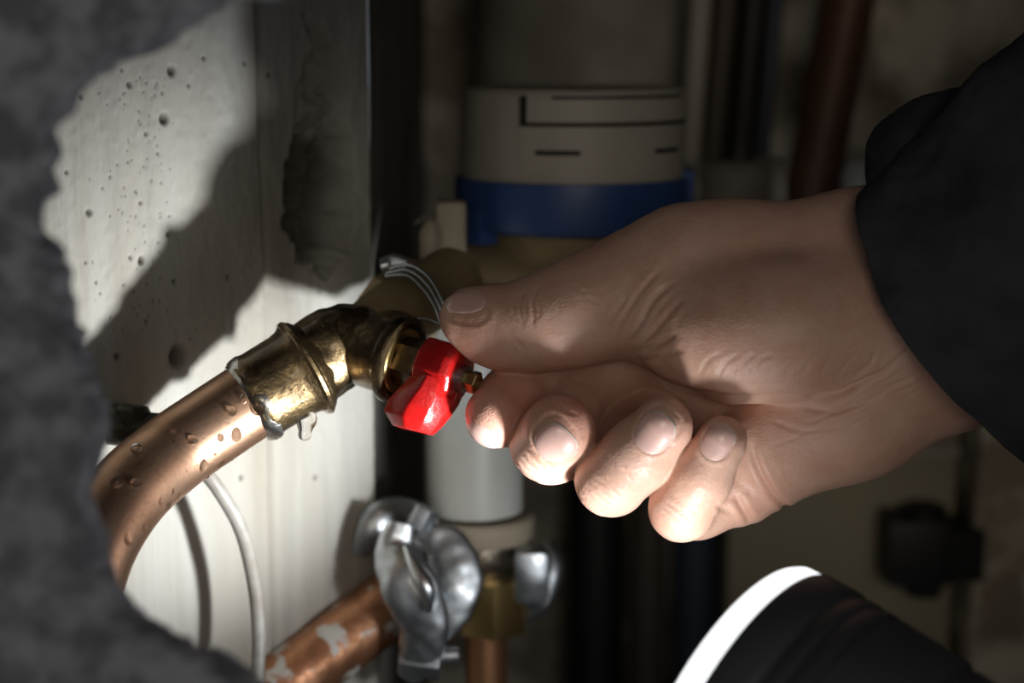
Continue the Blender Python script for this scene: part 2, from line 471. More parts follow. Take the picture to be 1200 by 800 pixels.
def build_front_wall():
    """thin concrete wall in front of the shaft with a hole broken through it"""
    edge = [(420, -25), (300, -2), (225, 22), (180, 62), (130, 82), (95, 110), (72, 160), (66, 225), (52, 262), (74, 300), (84, 350), (104, 400),
            (118, 450), (126, 495), (117, 530), (114, 585), (124, 640), (134, 672), (152, 706), (182, 728), (212, 742), (252, 758), (300, 792), (345, 830), (450, 880),
            (800, 1150), (1400, 1350), (1900, 1250), (2100, 700), (2100, 100), (1850, -600), (1300, -850), (800, -620), (560, -180)]
    E = np.array(catmull(edge + [edge[0]], 16))[:-1]
    d = np.diff(np.vstack([E, E[:1]]), axis=0); seg = np.hypot(d[:, 0], d[:, 1])
    n = len(E)
    dF = 0.345
    t = np.cumsum(seg)
    px = E[:, 0] + 5 * fbm(t / 22, t * 0, t * 0 + 3, 3); py = E[:, 1] + 5 * fbm(t / 22, t * 0, t * 0 + 8, 3)
    # inner surface of the hole (back to front) then front face outwards
    rings = []
    C = np.array([900, 420])
    dx = px - C[0]; dy = py - C[1]; L_ = np.hypot(dx, dy); dx /= L_; dy /= L_
    back = [(0.022, 5), (0.018, 0), (0.013, 1), (0.009, 6), (0.005, 10), (0.0015, 18), (0, 26)]
    prof = [(dd, o) for dd, o in back] + [(0, 26 + 8 * k * (1 + k * 0.028)) for k in range(1, 95)]
    prof = [(0.022, 1500), (0.022, 300), (0.022, 60)] + prof
    for dd, off in prof:
        P0 = np.stack([px + dx * off, py + dy * off], -1)
        D = np.full(n, dF + dd)
        x = (P0[:, 0] - 600) / F * D; y = (400 - P0[:, 1]) / F * D
        rough = 0.0022 if off > 5 else 0.0014
        if dd > 0.0215 and off > 50: rough = 0.0
        D = D + rough * fbm(x * 130, y * 130, D * 130, 5)
        x = x + 0.0016 * fbm(x * 120 + 9, y * 120, D * 160, 4) * (dd < 0.0215)
        y = y + 0.0016 * fbm(x * 120, y * 120 + 5, D * 160, 4) * (dd < 0.0215)
        rings.append(np.stack([CAM.x + x, CAM.y + FW.y * D + UP.y * y, CAM.z + FW.z * D + UP.z * y], -1))
    R = np.stack(rings, 1)       # n x k x 3
    o = grid_mesh('wall_front', R.reshape(-1, 3), n, len(prof), M['concrete_front'], closed_u=True)
    tag(o, kind='structure')


build_front_wall()

# ------------------------------------------------------------------ copper pipe, elbow and valve
q = [(60, 800, -190), (84, 720, -150), (110, 640, -108), (150, 578, -52), (200, 533, 8), (250, 498, 40), (306, 461, 62)]
pipe = tube('copper_pipe', [W(*p) for p in q], 47.5 * PX, M['copper'], seg=64, n=14)
tag(pipe, 'thick bright copper pipe beaded with water, curving down behind the broken concrete edge', 'pipe')

AX = Dr(0.87, 0.25, -0.42)
PD = Dr(92, -56, 30)
corner = W(404, 402, 94)
elb = thing('elbow_fitting', 'wet tarnished brass elbow joining the copper pipe to the valve', 'pipe fitting', W(300, 464, 40))
E0 = W(291, 470, 58)
u_ = PX
lathe('socket', E0, PD, [(0, 47 * u_), (0, 52 * u_), (6 * u_, 54 * u_), (12 * u_, 55 * u_), (20 * u_, 53 * u_), (60 * u_, 54 * u_), (70 * u_, 56 * u_), (76 * u_, 60 * u_), (82 * u_, 61 * u_), (88 * u_, 59 * u_), (92 * u_, 54 * u_), (100 * u_, 50 * u_), (100 * u_, 30 * u_)], M['brass'], elb, wob=0.02)
# solder bead ring around the mouth of the socket
lathe('solder_ring', E0 - PD * 5 * u_, PD, [(0, 46 * u_), (0.5 * u_, 49 * u_), (5 * u_, 52 * u_), (10 * u_, 54.5 * u_), (16 * u_, 55 * u_), (20 * u_, 54 * u_), (17 * u_, 46 * u_)], M['solder'], elb, seg=96, wob=0.09)
lathe('bead', E0 + PD * 74 * u_, PD, [(0, 50 * u_), (1 * u_, 60 * u_), (4 * u_, 63 * u_), (8 * u_, 63.5 * u_), (11 * u_, 61 * u_), (13 * u_, 50 * u_)], M['brass'], elb, seg=96, wob=0.03)
tube('bend', [E0 + PD * 88 * u_, corner - PD * 18 * u_, corner + PD * 1 * u_ + AX * 6 * u_, corner + AX * 34 * u_],
     [51 * u_, 52 * u_, 49 * u_, 45 * u_], M['brass'], elb, seg=64, n=12, wob=0.0006)

val = thing('ball_valve', 'brass ball valve with a red lever held between thumb and fingers', 'valve', corner)
lathe('valve_body', corner + AX * 24 * u_, AX, [(0, 30 * u_), (0, 43 * u_), (10 * u_, 45 * u_), (42 * u_, 46 * u_), (46 * u_, 50 * u_), (50 * u_, 54 * u_), (58 * u_, 55 * u_), (62 * u_, 53 * u_), (63 * u_, 46 * u_), (59 * u_, 44 * u_), (57 * u_, 41 * u_), (57 * u_, 28 * u_), (57 * u_, 0)], M['brass'], val, seg=96, wob=0.012)
lathe('blocker_boss', corner + AX * 48 * u_, Dr(0.1, -0.25, 1), [(0, 30 * u_), (0, 42 * u_), (120 * u_, 44 * u_), (165 * u_, 44 * u_), (165 * u_, 20 * u_)], M['brass'], val, seg=56, wob=0.01)  # unseen boss added behind the valve to block torch light from the wall
lathe('sealing_ring', corner + AX * 78 * u_, AX, [(0, 40 * u_), (6 * u_, 41 * u_), (8 * u_, 39 * u_), (8 * u_, 30 * u_), (2 * u_, 28 * u_)], M['brass_clean'], val, seg=80)
prism('packing_nut', corner + AX * 80 * u_, AX, Dr(0.2, -1, 0), hexpoly(32 * u_, 6, 0.35), 34 * u_, M['brass'], val, bevel=2.0 * u_)
lathe('stem', corner + AX * 110 * u_, AX, [(0, 18 * u_), (14 * u_, 18 * u_), (14 * u_, 0)], M['dark_steel'], val, seg=32)
lathe('screw', corner + AX * 160 * u_, AX, [(0, 11 * u_), (18 * u_, 11 * u_), (20 * u_, 14 * u_), (28 * u_, 14 * u_), (30 * u_, 12 * u_), (30 * u_, 7 * u_), (25 * u_, 6 * u_), (25 * u_, 0)], M['brass_clean'], val, seg=6, sharp=20)
lathe('washer', corner + AX * 163 * u_, AX, [(0, 8 * u_), (0, 17 * u_), (10 * u_, 17 * u_), (11 * u_, 15 * u_), (11 * u_, 8 * u_)], M['zinc'], val, seg=48)
# red lever: faceted hub and one swept wing
Bv = Dr(-0.35, 0.93, -0.17); Bv = (Bv - AX * Bv.dot(AX)).normalized(); Cv = AX.cross(Bv)      # Cv: roughly toward/away from camera
if Cv.dot(FW) > 0: Cv = -Cv
lev = thing('lever', None, None, corner + AX * 120 * u_)
adopt(lev, val)


def lever_mesh():
    bm = bmesh.new()
    h0 = corner + AX * 116 * u_
    # hub octagon, slightly drawn out toward the wing
    prof = [(34, 0), (27, 25), (8, 36), (-14, 36), (-33, 24), (-38, 0), (-33, -24), (-14, -36), (8, -36), (27, -25)]   # (along Bv, along Cv)
    levels = [(0, 0.93), (3, 1.0), (38, 1.0), (46, 0.93), (50, 0.80)]
    rings = []
    for a_, sc in levels:
        rings.append([bm.verts.new(h0 + AX * a_ * u_ + Bv * p[0] * sc * u_ + Cv * p[1] * sc * u_) for p in prof])
    n = len(prof)
    for A, B in zip(rings, rings[1:]):
        for i in range(n):
            j = (i + 1) % n; bm.faces.new((A[i], A[j], B[j], B[i]))
    bm.faces.new(rings[0]); bm.faces.new(rings[-1])
    bmesh.ops.bevel(bm, geom=list(bm.edges), offset=1.8 * u_, segments=2, profile=0.6, affect='EDGES', clamp_overlap=True)
    return finish(bm, 'hub', M['red'], lev, 40)


lever_mesh()


def wing_mesh():
    bm = bmesh.new()
    h0 = corner + AX * 116 * u_
    def q(a_, b_, c): return bm.verts.new(h0 + AX * a_ * u_ + Bv * b_ * u_ + Cv * c * u_)
    secs = [  # along Bv: (b, a0, a1, c0, c1)
        (12, 2, 48, -26, 34), (32, -8, 50, -22, 33), (50, -18, 47, -18, 31), (65, -21, 43, -14, 27), (78, -6, 38, -10, 20)]
    rings = []
    for b_, a0, a1, c0, c1 in secs:
        rings.append([q(a0, b_, c0), q(a1, b_ - 4, c0), q(a1 + 2, b_ - 2, (c0 + c1) / 2 - 4), q(a1 - 8, b_, c1 - 4), q((a0 + a1) / 2, b_ + 1, c1 + 3), q(a0, b_ + 2, c1 - 6)])
    n = 6
    for A, B in zip(rings, rings[1:]):
        for i in range(n):
            j = (i + 1) % n; bm.faces.new((A[i], A[j], B[j], B[i]))
    bm.faces.new(rings[0]); bm.faces.new(rings[-1])
    bmesh.ops.bevel(bm, geom=list(bm.edges), offset=2.6 * u_, segments=2, profile=0.6, affect='EDGES', clamp_overlap=True)
    return finish(bm, 'wing', M['red'], lev, 30)


wing_mesh()

# ------------------------------------------------------------------ water drops
bpy.context.view_layer.update()


def bvh(o):
    me = o.data; return BVHTree.FromPolygons([o.matrix_world @ v.co for v in me.vertices], [tuple(p.vertices) for p in me.polygons])


pipe_bvh = bvh(pipe)


def drop(u, v, ru, rv, tree=pipe_bvh, name='water_droplet'):
    d = (P(u, v, 1) - CAM).normalized()
    hit, nrm, i, dist = tree.ray_cast(CAM, d)
    if hit is None:
        hit, nrm, i, dist = tree.find_nearest(P(u, v, 0.485))
        nrm = (P(u, v, 0.485) - hit).normalized()
    if nrm.dot(d) > 0: nrm = -nrm
    down = -UP - nrm * (-UP).dot(nrm)
    if down.length < 1e-3: down = RT
    down.normalize(); side = nrm.cross(down)
    bm = bmesh.new(); bmesh.ops.create_uvsphere(bm, u_segments=20, v_segments=14, radius=1)
    for p in bm.verts:
        c = p.co
        k = 1 + 0.18 * c.y
        z = c.z * (0.85 if c.z > 0 else 0.25) * ru
        co = hit + side * c.x * ru * k * PX + down * c.y * rv * PX + nrm * (z * PX)
        p.co = co
    return finish(bm, name, M['water'], None, 180)


drops = [(303, 477, 8.5, 10.5), (325, 476, 7, 10.5), (272, 481, 6.5, 6.5), (285, 467, 4, 6.5), (277, 509, 6.5, 9), (259, 513, 4.2, 5), (226, 515, 6.2, 6),
         (202, 503, 5, 5), (238, 545, 6, 7.5), (160, 525, 7, 6), (159, 566, 6, 6), (137, 564, 8, 8), (259, 543, 4.5, 5), (203, 575, 3, 3.5),
         (188, 587, 2.6, 5), (196, 593, 4.5, 5.5), (176, 608, 2.8, 3), (169, 617, 4, 4), (150, 632, 5.5, 7), (243, 558, 3, 3), (252, 532, 1.8, 2), (215, 585, 3.2, 3.5)]
DL = {0: 'largest round water droplet, near the collar end of the bright copper pipe', 1: 'amber water droplet touching the solder ring at the end of the copper pipe',
      4: 'tall oval water droplet below the largest one on the copper pipe', 8: 'large oval water droplet near the lower edge of the copper pipe, above the pale hose',
      18: 'bottommost elongated water droplet hanging at the lower left edge of the copper pipe'}
for k, (a, b_, c, d) in enumerate(drops):
    o = drop(a, b_, c, d)
    if k in DL: tag(o, DL[k], 'water droplet', 'water droplets on the bright copper pipe')
    else: tag(o, 'smaller clear round water droplet beaded on the bright copper pipe', 'water droplet', 'water droplets on the bright copper pipe')
# fine spray of tiny drops on the pipe: nobody could count it
bmt = bmesh.new()
for k in range(240):
    t = random.random()
    cx = 130 + 190 * t; cy = 590 - 0.66 * (cx - 130)
    o_ = random.uniform(-42, 46); u = cx + 0.56 * o_; v = cy + 0.83 * o_
    d = (P(u, v, 1) - CAM).normalized(); hit, nrm, i, dist = pipe_bvh.ray_cast(CAM, d)
    if hit is None: continue
    if nrm.dot(d) > 0: nrm = -nrm
    r = random.uniform(0.5, 1.3) * PX
    g = bmesh.ops.create_icosphere(bmt, subdivisions=1, radius=r)
    for p in g['verts']: p.co = p.co + hit + nrm * r * 0.1
tag(finish(bmt, 'fine_water_spray', M['water'], None, 180), 'fine spray of tiny water beads over the bright copper pipe', 'water', kind='stuff')
bmt = bmesh.new()
for child in [o for o in COL.objects if o.type == 'MESH' and o.parent in (elb, val) and o.name.split('.')[0] in ('socket', 'bend', 'valve_body')]:
    tr = bvh(child)
    for k in range(70):
        u = random.uniform(290, 480); v = random.uniform(360, 510)
        d = (P(u, v, 1) - CAM).normalized(); hit, nrm, i, dist = tr.ray_cast(CAM, d)
        if hit is None: continue
        if nrm.dot(d) > 0: nrm = -nrm
        rr_ = random.uniform(0.7, 2.2) * PX
        g = bmesh.ops.create_icosphere(bmt, subdivisions=2, radius=rr_)
        for p in g['verts']: p.co = p.co + hit + nrm * rr_ * 0.1
tag(finish(bmt, 'fine_water_spray', M['water'], None, 180), 'tiny water beads spattered over the tarnished brass elbow and valve body', 'water', kind='stuff')
# hanging drop under the socket
hb = W(361, 497, 34)
lathe('hanging_drip', W(359, 492, 60), Dr(-.12, 1, 0), [(float(a), float(max(b, 0))) for a, b in catmull([(-0.003, 0), (-0.0022, 0.0026), (0, 0.0032), (0.0018, 0.0026), (0.0034, 0.0020), (0.0048, 0.0019), (0.0058, 0.0013), (0.0062, 0)], 6)], M['water'], None, seg=40, sharp=180)
tag(bpy.data.objects['hanging_drip'], 'clear water drip hanging from the underside of the brass elbow', 'water drip')

# ------------------------------------------------------------------ small stub behind pipe, thin cable
st = thing('pipe_stub', 'short grey green corroded stub on the wall behind the copper pipe', 'pipe stub', W(150, 500, 60))
lathe('stub', W(196, 505, 70), Dr(-1, -0.12, -0.1), [(0, 10 * u_), (0, 21 * u_), (40 * u_, 20 * u_), (52 * u_, 21 * u_), (56 * u_, 24 * u_), (70 * u_, 24 * u_), (72 * u_, 19 * u_), (72 * u_, 0)], M['green_metal'], st, seg=40, wob=0.06)
lathe('flange', W(152, 492, 66), Dr(-0.1, 1, 0), [(-18 * u_, 0), (-18 * u_, 20 * u_), (-12 * u_, 24 * u_), (6 * u_, 22 * u_), (16 * u_, 14 * u_), (16 * u_, 0)], M['green_metal'], st, seg=28, wob=0.1)
cab = tube('thin_hose', [P(228, 540, .520), P(255, 572, .523), P(282, 620, .53), P(297, 680, .537), P(303, 740, .54), P(301, 800, .54), P(296, 880, .54)],
           8.5 * .53 / F, M['cable'], seg=24)
tag(cab, 'thin pale plastic hose arching down the wall below the copper pipe', 'hose')

# ------------------------------------------------------------------ water meter
DM = 0.64; pm = DM / F
Zv = Vector((0, 0, 1))
mt = thing('water_meter', 'round water meter with grey-beige cap and blue collar above the hand', 'water meter', P(670, 262, DM))
mc = P(670, 260, DM)
R_ = 130 * pm
lathe('cap', mc + Zv * 40 * pm, Zv, [(0, R_ * 1.02), (12 * pm, R_ * 1.015), (14 * pm, R_), (94 * pm, R_ * 0.992), (112 * pm, R_ * 0.985), (116 * pm, R_ * 0.96), (117 * pm, R_ * 0.90), (115 * pm, R_ * 0.85), (115 * pm, 0)], M['cap'], mt, seg=128)


def arc_band(name, r0, r1, z0, z1, a0, a1, material, parent, n=40, bevel=0.0):
    """curved block round the meter axis, angles from the camera direction, degrees, positive to the right"""
    bm = bmesh.new(); rings = []
    for i in range(n + 1):
        t = math.radians(a0 + (a1 - a0) * i / n)
        d = Vector((math.sin(t), -math.cos(t), 0))
        rings.append([bm.verts.new(mc + d * r + Zv * z) for r, z in ((r0, z0), (r1, z0), (r1, z1), (r0, z1))])
    for A, B in zip(rings, rings[1:]):
        for k in range(4):
            j = (k + 1) % 4; bm.faces.new((A[k], A[j], B[j], B[k]))
    bm.faces.new(rings[0]); bm.faces.new(rings[-1])
    if bevel:
        bmesh.ops.bevel(bm, geom=[e for e in bm.edges if e.calc_face_angle(0) > 0.7], offset=bevel, segments=2, affect='EDGES', clamp_overlap=True)
    return finish(bm, name, material, parent, 30)


lid = arc_band('hinged_lid', R_ * 0.8, R_ * 1.018, 122 * pm, 146 * pm, -24, 82, M['cap'], mt, bevel=0.0006)
arc_band('lid_gap', R_ * 0.9, R_ * 1.006, 117 * pm, 121 * pm, -27, 82, M['slot'], mt)
arc_band('lid_gap', R_ * 0.9, R_ * 1.006, 117 * pm, 150 * pm, -28, -25, M['slot'], mt, n=3)
arc_band('lid_gap', R_ * 0.9, R_ * 1.004, 147 * pm, 150 * pm, -12, 66, M['slot'], mt)
arc_band('slot', R_ * 0.9, R_ * 1.006, 86 * pm, 91 * pm, -20, 2, M['slot'], mt)
arc_band('slot', R_ * 0.9, R_ * 1.006, 86 * pm, 91 * pm, 43, 64, M['slot'], mt)
arc_band('rib', R_ * 0.9, R_ * 1.012, 60 * pm, 148 * pm, -42, -29, M['cap'], mt, bevel=0.0006)
lathe('collar', mc, Zv, [(-4 * pm, R_ * 0.6), (-4 * pm, R_ * 1.0), (0, R_ * 1.04), (10 * pm, R_ * 1.05), (44 * pm, R_ * 1.055), (54 * pm, R_ * 1.05), (55 * pm, R_ * 1.02), (48 * pm, R_ * 1.005), (40 * pm, R_ * 0.9)], M['blue'], mt, seg=128)
for a0, a1, z0, z1, rr in ((-62, -48, -16, 2, 1.10), (-90, -50, 0, 22, 1.085), (22, 44, -6, 10, 1.11), (22, 27, 8, 30, 1.09), (76, 96, 6, 62, 1.10)):
    arc_band('lug', R_ * 0.9, R_ * rr, z0 * pm, z1 * pm, a0, a1, M['blue'], mt, n=12, bevel=0.0008)
lathe('neck', mc - Zv * 42 * pm, Zv, [(0, R_ * 0.80), (12 * pm, R_ * .84), (36 * pm, R_ * .84), (40 * pm, R_ * .78), (46 * pm, R_ * .78)], M['brass_dull'], mt, seg=96)
tube('meter_body', [P(452, 352, .60), P(500, 338, .61), P(570, 332, .625), P(670, 330, .64), P(780, 330, .655), P(880, 330, .67)],
     [26 * pm, 38 * pm, 52 * pm, 60 * pm, 50 * pm, 32 * pm], M['brass_dull'], mt, seg=64)
un = thing('union_nut', 'large dull brass union nut behind the elbow, below the meter seal', 'pipe fitting', P(480, 355, .57))
prism('hex_nut', P(455, 372, .545), Dr(30, -22, 55), None, hexpoly(50 * 0.00028, 6, .2), 0.020, M['brass_dull'], un, bevel=0.0012)
lathe('collar', P(440, 385, .53), Dr(30, -22, 55), [(-.012, 0.004), (-.012, 0.009), (0.0, 0.0105), (0.012, 0.0115), (0.05, 0.0115), (0.05, 0.0)], M['brass_dull'], un, seg=48)
# seal: white block and wires
sl = thing('meter_seal', 'small white plastic seal block with wire left of the blue collar', 'seal', P(530, 300, .60))
box('seal_block', P(529, 270, .605), 36 * pm * .95, 0.012, 70 * pm * .95, M['beige_plastic'], sl, 0.002)
lathe('seal_clip', P(505, 285, .60), Zv, [(-.008, 0), (-.008, .004), (.004, .0042), (.008, .002), (.008, 0)], M['beige_plastic'], sl, seg=20)
for k, off in enumerate((0, 8, 16)):
    tube('seal_wire', [P(452, 316 + off * .4, .53), P(478, 310 + off * .8, .522), P(502 - off * .3, 324 + off, .516), P(518 - off * .5, 352 + off * .5, .512), P(526 - off * .6, 385, .512)], 1.9 * .52 / F, M['zinc'], sl, seg=10)
tube('seal_wire', [P(462, 376, .52), P(500, 374, .512), P(522, 384, .512)], 1.7 * .52 / F, M['zinc'], sl, seg=10)
tube('seal_tie', [P(446, 312, .53), P(464, 308, .53), P(482, 312, .525)], [.0024, .003, .0024], M['zinc'], sl, seg=14)
tube('seal_thread', [P(486, 262, .61), P(500, 254, .61), P(520, 252, .605)], .0004, M['cable'], sl, seg=8)

# ------------------------------------------------------------------ white pipe under the meter, coupling, clamp, lower copper pipe
DW = 0.625; pw = DW / F
wb = P(556, 595, DW)
wp = lathe('white_pipe', wb, Zv, [(0, 48 * pw), (0, 57 * pw), (250 * pw, 57 * pw), (250 * pw, 48 * pw)], M['white_plastic'], None, seg=64)
tag(wp, 'white plastic pipe standing below the water meter, behind the fingers', 'pipe')
cp = thing('pipe_coupling', 'metal coupling with beige ring and brass nut under the white pipe', 'pipe fitting', P(570, 740, DW))
cb = P(566, 700, DW)
lathe('beige_ring', P(563, 628, DW), Zv, [(0, 40 * pw), (0, 60 * pw), (4 * pw, 63 * pw), (24 * pw, 64 * pw), (28 * pw, 60 * pw), (28 * pw, 40 * pw)], M['beige_plastic'], cp, seg=64)
lathe('coupling_body', P(564, 672, DW), Zv, [(0, 30 * pw), (0, 44 * pw), (6 * pw, 56 * pw), (22 * pw, 60 * pw), (30 * pw, 54 * pw), (46 * pw, 50 * pw), (46 * pw, 30 * pw)], M['dark_steel'], cp, seg=64)
prism('brass_nut', P(576, 738, DW - .006), Zv, None, hexpoly(42 * pw, 6, .1), 66 * pw, M['brass_clean'], cp, bevel=0.0012)
box('screw_lug', P(622, 672, DW - .012), .013, .014, .020, M['zinc'], cp, .0035)
tube('clamp_band', [P(640, 640, DW), P(648, 668, DW - .004), P(634, 706, DW - .004), P(612, 718, DW - 0.01)], .0042, M['zinc'], cp, seg=16)
lathe('tail_pipe', P(570, 900, DW), Zv, [(0, 24 * pw), (180 * pw, 24 * pw)], M['old_copper'], cp, seg=40)
lp = tube('lower_copper_pipe', [P(240, 900, .555), P(330, 806, .575), P(400, 752, .59), P(470, 698, .605), P(530, 655, .62)], 39 * .59 / F, M['lime_copper'], seg=48, n=14, wob=.0004)
tag(lp, 'copper pipe spotted with white limescale at the bottom edge, entering the clamp', 'pipe')
cl = thing('pipe_clamp', 'shiny galvanised pipe clamp on the limescaled copper pipe', 'pipe clamp', P(500, 780, .59))
LD = (P(470, 698, .605) - P(400, 752, .59)).normalized()
pc = .59 / F
x_, y_, a_ = frame(LD)
for s_, r_ in ((-9, 52), (16, 55)):
    lathe('clamp_half', P(484, 690, .60) + LD * s_ * pc, LD, [(0, 40 * pc), (0, r_ * pc), (2 * pc, (r_ + 5) * pc), (6 * pc, (r_ + 6) * pc), (16 * pc, (r_ + 6) * pc), (20 * pc, (r_ + 3) * pc), (20 * pc, 40 * pc)], M['zinc'], cl, seg=56, wob=.06)
tube('clamp_ear', [P(470, 612, .575), P(464, 645, .575), P(478, 685, .57), P(496, 722, .572), P(494, 758, .575), P(480, 790, .58)], [.004, .0072, .0095, .0085, .0075, .005], M['zinc'], cl, seg=32, flat=.4, wob=.0007)
tube('clamp_ear', [P(494, 620, .582), P(522, 640, .582), P(536, 675, .58), P(526, 712, .58), P(508, 748, .58)], [.003, .0075, .0085, .008, .004], M['zinc'], cl, seg=32, flat=.35, wob=.0007)
tube('clamp_rib', [P(476, 640, .568), P(488, 668, .564), P(500, 690, .562), P(502, 716, .565)], [.0012, .0025, .0028, .0012], M['zinc'], cl, seg=16)
prism('bolt', P(470, 770, .58), Dr(1, .1, -.1), None, hexpoly(.0062), .014, M['zinc'], cl, bevel=.0008)
lathe('bolt', P(520, 768, .578), Dr(1, -.05, 0), [(-.012, 0), (-.012, .003), (.005, .003), (.006, 0)], M['zinc'], cl, seg=20)
prism('bolt', P(488, 620, .580), Dr(.5, -1, 0), None, hexpoly(.0042), .008, M['zinc'], cl, bevel=.0008)
tube('rear_bracket', [P(505, 616, .61), P(465, 603, .605), P(436, 616, .60), P(420, 650, .60)], [.006, .0065, .006, .003], M['zinc'], cl, seg=20, flat=.5)

# ------------------------------------------------------------------ pipes and boxes at the back
def vpipe(name, u, v, d, rpx, material, label, lean=0.0, vlow=None):
    c = P(u, v, d); r = rpx * d / F
    ax = Vector((lean, 0, 1)).normalized()
    zl = 0.004 if vlow is None else P(u, vlow, d).z
    k0 = (zl - c.z) / ax.z; k1 = (1.694 - c.z) / ax.z
    o = lathe(name, c + ax * k0, ax, [(0, r * .8), (0, r), (k1 - k0, r), (k1 - k0, r * .8)], material, None, seg=48)
    return tag(o, label, 'pipe')


vpipe('soil_pipe', 690, 60, .85, 135, M['duct'], 'wide pale grey pipe standing directly behind the water meter', 0, 420)
vpipe('drain_pipe', 817, 60, .775, 13, M['cap'], 'narrow pale pipe along the right edge of the wide grey pipe', .05, 330)
vpipe('drain_pipe', 846, 60, .84, 14, M['brown_pipe'], 'dark brown pipe just right of the water meter', .07, 330)
vpipe('drain_pipe', 878, 60, .86, 17, M['black_pipe'], 'thick black pipe between the dark brown and the slate blue pipe', .07, 330)
vpipe('drain_pipe', 905, 60, .84, 9, M['blue_pipe'], 'thin slate blue pipe right of the thick black one', .07, 330)
vpipe('rusty_pipe', 983, 60, .80, 31, M['rust'], 'red brown rusty pipe leaning between pale render and rough wall', .16, 330)


def lowpipe(u, d, rpx, material, label):
    c = P(u, 480, d); r = rpx * d / F
    return tag(lathe('waste_pipe', Vector((c.x, c.y, .003)), Zv, [(0, r * .8), (0, r), (c.z, r), (c.z, r * .8)], material, None, seg=48), label, 'pipe')


lowpipe(700, .86, 34, M['black_pipe'], 'black pipe in the shadow under the middle finger')
lowpipe(762, .84, 22, M['brown_pipe'], 'dark brown pipe in the shadow under the ring finger')
lowpipe(818, .86, 26, M['blue_pipe'], 'dark blue grey pipe left of the olive panel')
bf = thing('bracket_fitting', 'grey horizontal pipe end between the meter and the rusty pipe', 'pipe fitting', P(862, 235, .76))
lathe('pipe_end', P(800, 222, .76), RT, [(0, .0), (0, .012), (.03, .012), (.032, .0145), (.044, .0145), (.046, 0)], M['duct'], bf, seg=40)
lathe('flange', P(862, 222, .75), Zv, [(-.012, 0), (-.012, .015), (.008, .016), (.012, .012), (.012, 0)], M['duct'], bf, seg=40)
lathe('stem', P(862, 222, .76), Vector((0, 1, 0)), [(0, 0), (0, .007), (.17, .007), (.17, 0)], M['duct'], bf, seg=24)
rb = thing('cable_gland', 'small pale fitting low beside the rusty pipe, above the wrist', 'pipe fitting', P(1008, 215, .80))
lathe('gland', P(1006, 240, .80), Zv, [(0, 0), (0, .007), (.014, .0085), (.02, .006), (.024, 0)], M['white_plastic'], rb, seg=28)

pn = thing('wall_cabinet', 'olive beige cabinet panel behind the torch at lower right', 'cabinet', P(985, 800, .84))
pz = P(985, 660, .84)
box('panel', pz + Vector((0, .03, -.05)), 265 * .84 / F, .06, .24, M['panel'], pn, .003)
box('panel_top', pz + Vector((0.0, -.003, .058)), 262 * .84 / F, .006, .006, M['cap'], pn, .001)
jb = thing('junction_box', 'black box with rounded top fixed on the olive panel', 'junction box', P(1088, 680, .82))
box('box_body', P(1070, 640, .822), 72 * .82 / F, .03, 78 * .82 / F, M['black_plastic'], jb, .002)
box('box_lid', P(1122, 642, .82), 46 * .82 / F, .03, 62 * .82 / F, M['slot'], jb, .002)
lathe('cable_entry', P(1082, 608, .822), Zv, [(0, .011), (.006, .011), (.008, .006), (.008, 0)], M['black_plastic'], jb, seg=28)
lathe('cable_entry', P(1082, 696, .822), Zv, [(0, .0), (0, .008), (.01, .010)], M['black_plastic'], jb, seg=28)
px_ = thing('stone_pier', 'rough dark masonry pier right of the olive panel', 'pier', P(1180, 800, .84))


def rock(name, c, sx, sy, sz, material, parent, seed, amp=.006, n=30):
    bm = bmesh.new(); bmesh.ops.create_cube(bm, size=1)
    bmesh.ops.subdivide_edges(bm, edges=bm.edges, cuts=n, use_grid_fill=True)
    for v in bm.verts:
        p = Vector((v.co.x * sx, v.co.y * sy, v.co.z * sz)) + c
        k = mn.fractal(p * 22 + Vector((seed, 0, 0)), 1, 2, 5)
        p += v.co.normalized() * amp * k
        v.co = p
    return finish(bm, name, material, parent, 180)


rock('masonry', P(1205, 720, .87), .085, .10, .30, M['concrete_back'], px_, 3)

# ------------------------------------------------------------------ torch
tt = thing('torch', 'black torch with glowing rim shining up from the bottom right corner', 'torch', T_C)
hr = T_R
lathe('torch_head', T_C, -T_A, [(0.0, hr * .85), (0.0, hr), (0.0008, hr * 1.008), (0.009, hr * 1.008), (0.010, hr * .995), (0.0105, hr * .985), (0.012, hr * .985), (0.0125, hr * .995), (0.0150, hr * .995), (0.0155, hr * .98), (0.017, hr * .98), (0.0175, hr * .99),
      (0.0200, hr * .99), (0.0205, hr * .97), (0.0220, hr * .97), (0.0225, hr * .985), (0.040, hr * .965), (0.0415, hr * .94), (0.043, hr * .92), (0.0445, hr * .94), (0.052, hr * .93), (0.056, hr * .90), (0.060, hr * .80), (0.075, hr * .62)], M['torch_body'], tt, seg=160, sharp=50)
lathe('torch_barrel', T_C - T_A * 0.074, -T_A, [(0, hr * .62), (.01, hr * .6), (.09, hr * .6), (.093, hr * .63), (.11, hr * .63), (.112, hr * .5), (.112, 0)], M['torch_body'], tt, seg=64)
lathe('torch_lens', T_C, T_A, [(-0.001, hr * .9), (0.0, hr * .992), (0.0050, hr * .985), (0.0064, hr * .965), (0.0066, hr * .93), (0.0066, 0)], M['glow'], tt, seg=160, sharp=60)

# ------------------------------------------------------------------ hand
H = 2.2                                       # voxel, in pixels of the photograph
U0, U1, V0, V1, W0, W1 = 490, 1270, 170, 660, -150, 190
NU, NV, NW = int((U1 - U0) / H), int((V1 - V0) / H), int((W1 - W0) / H)


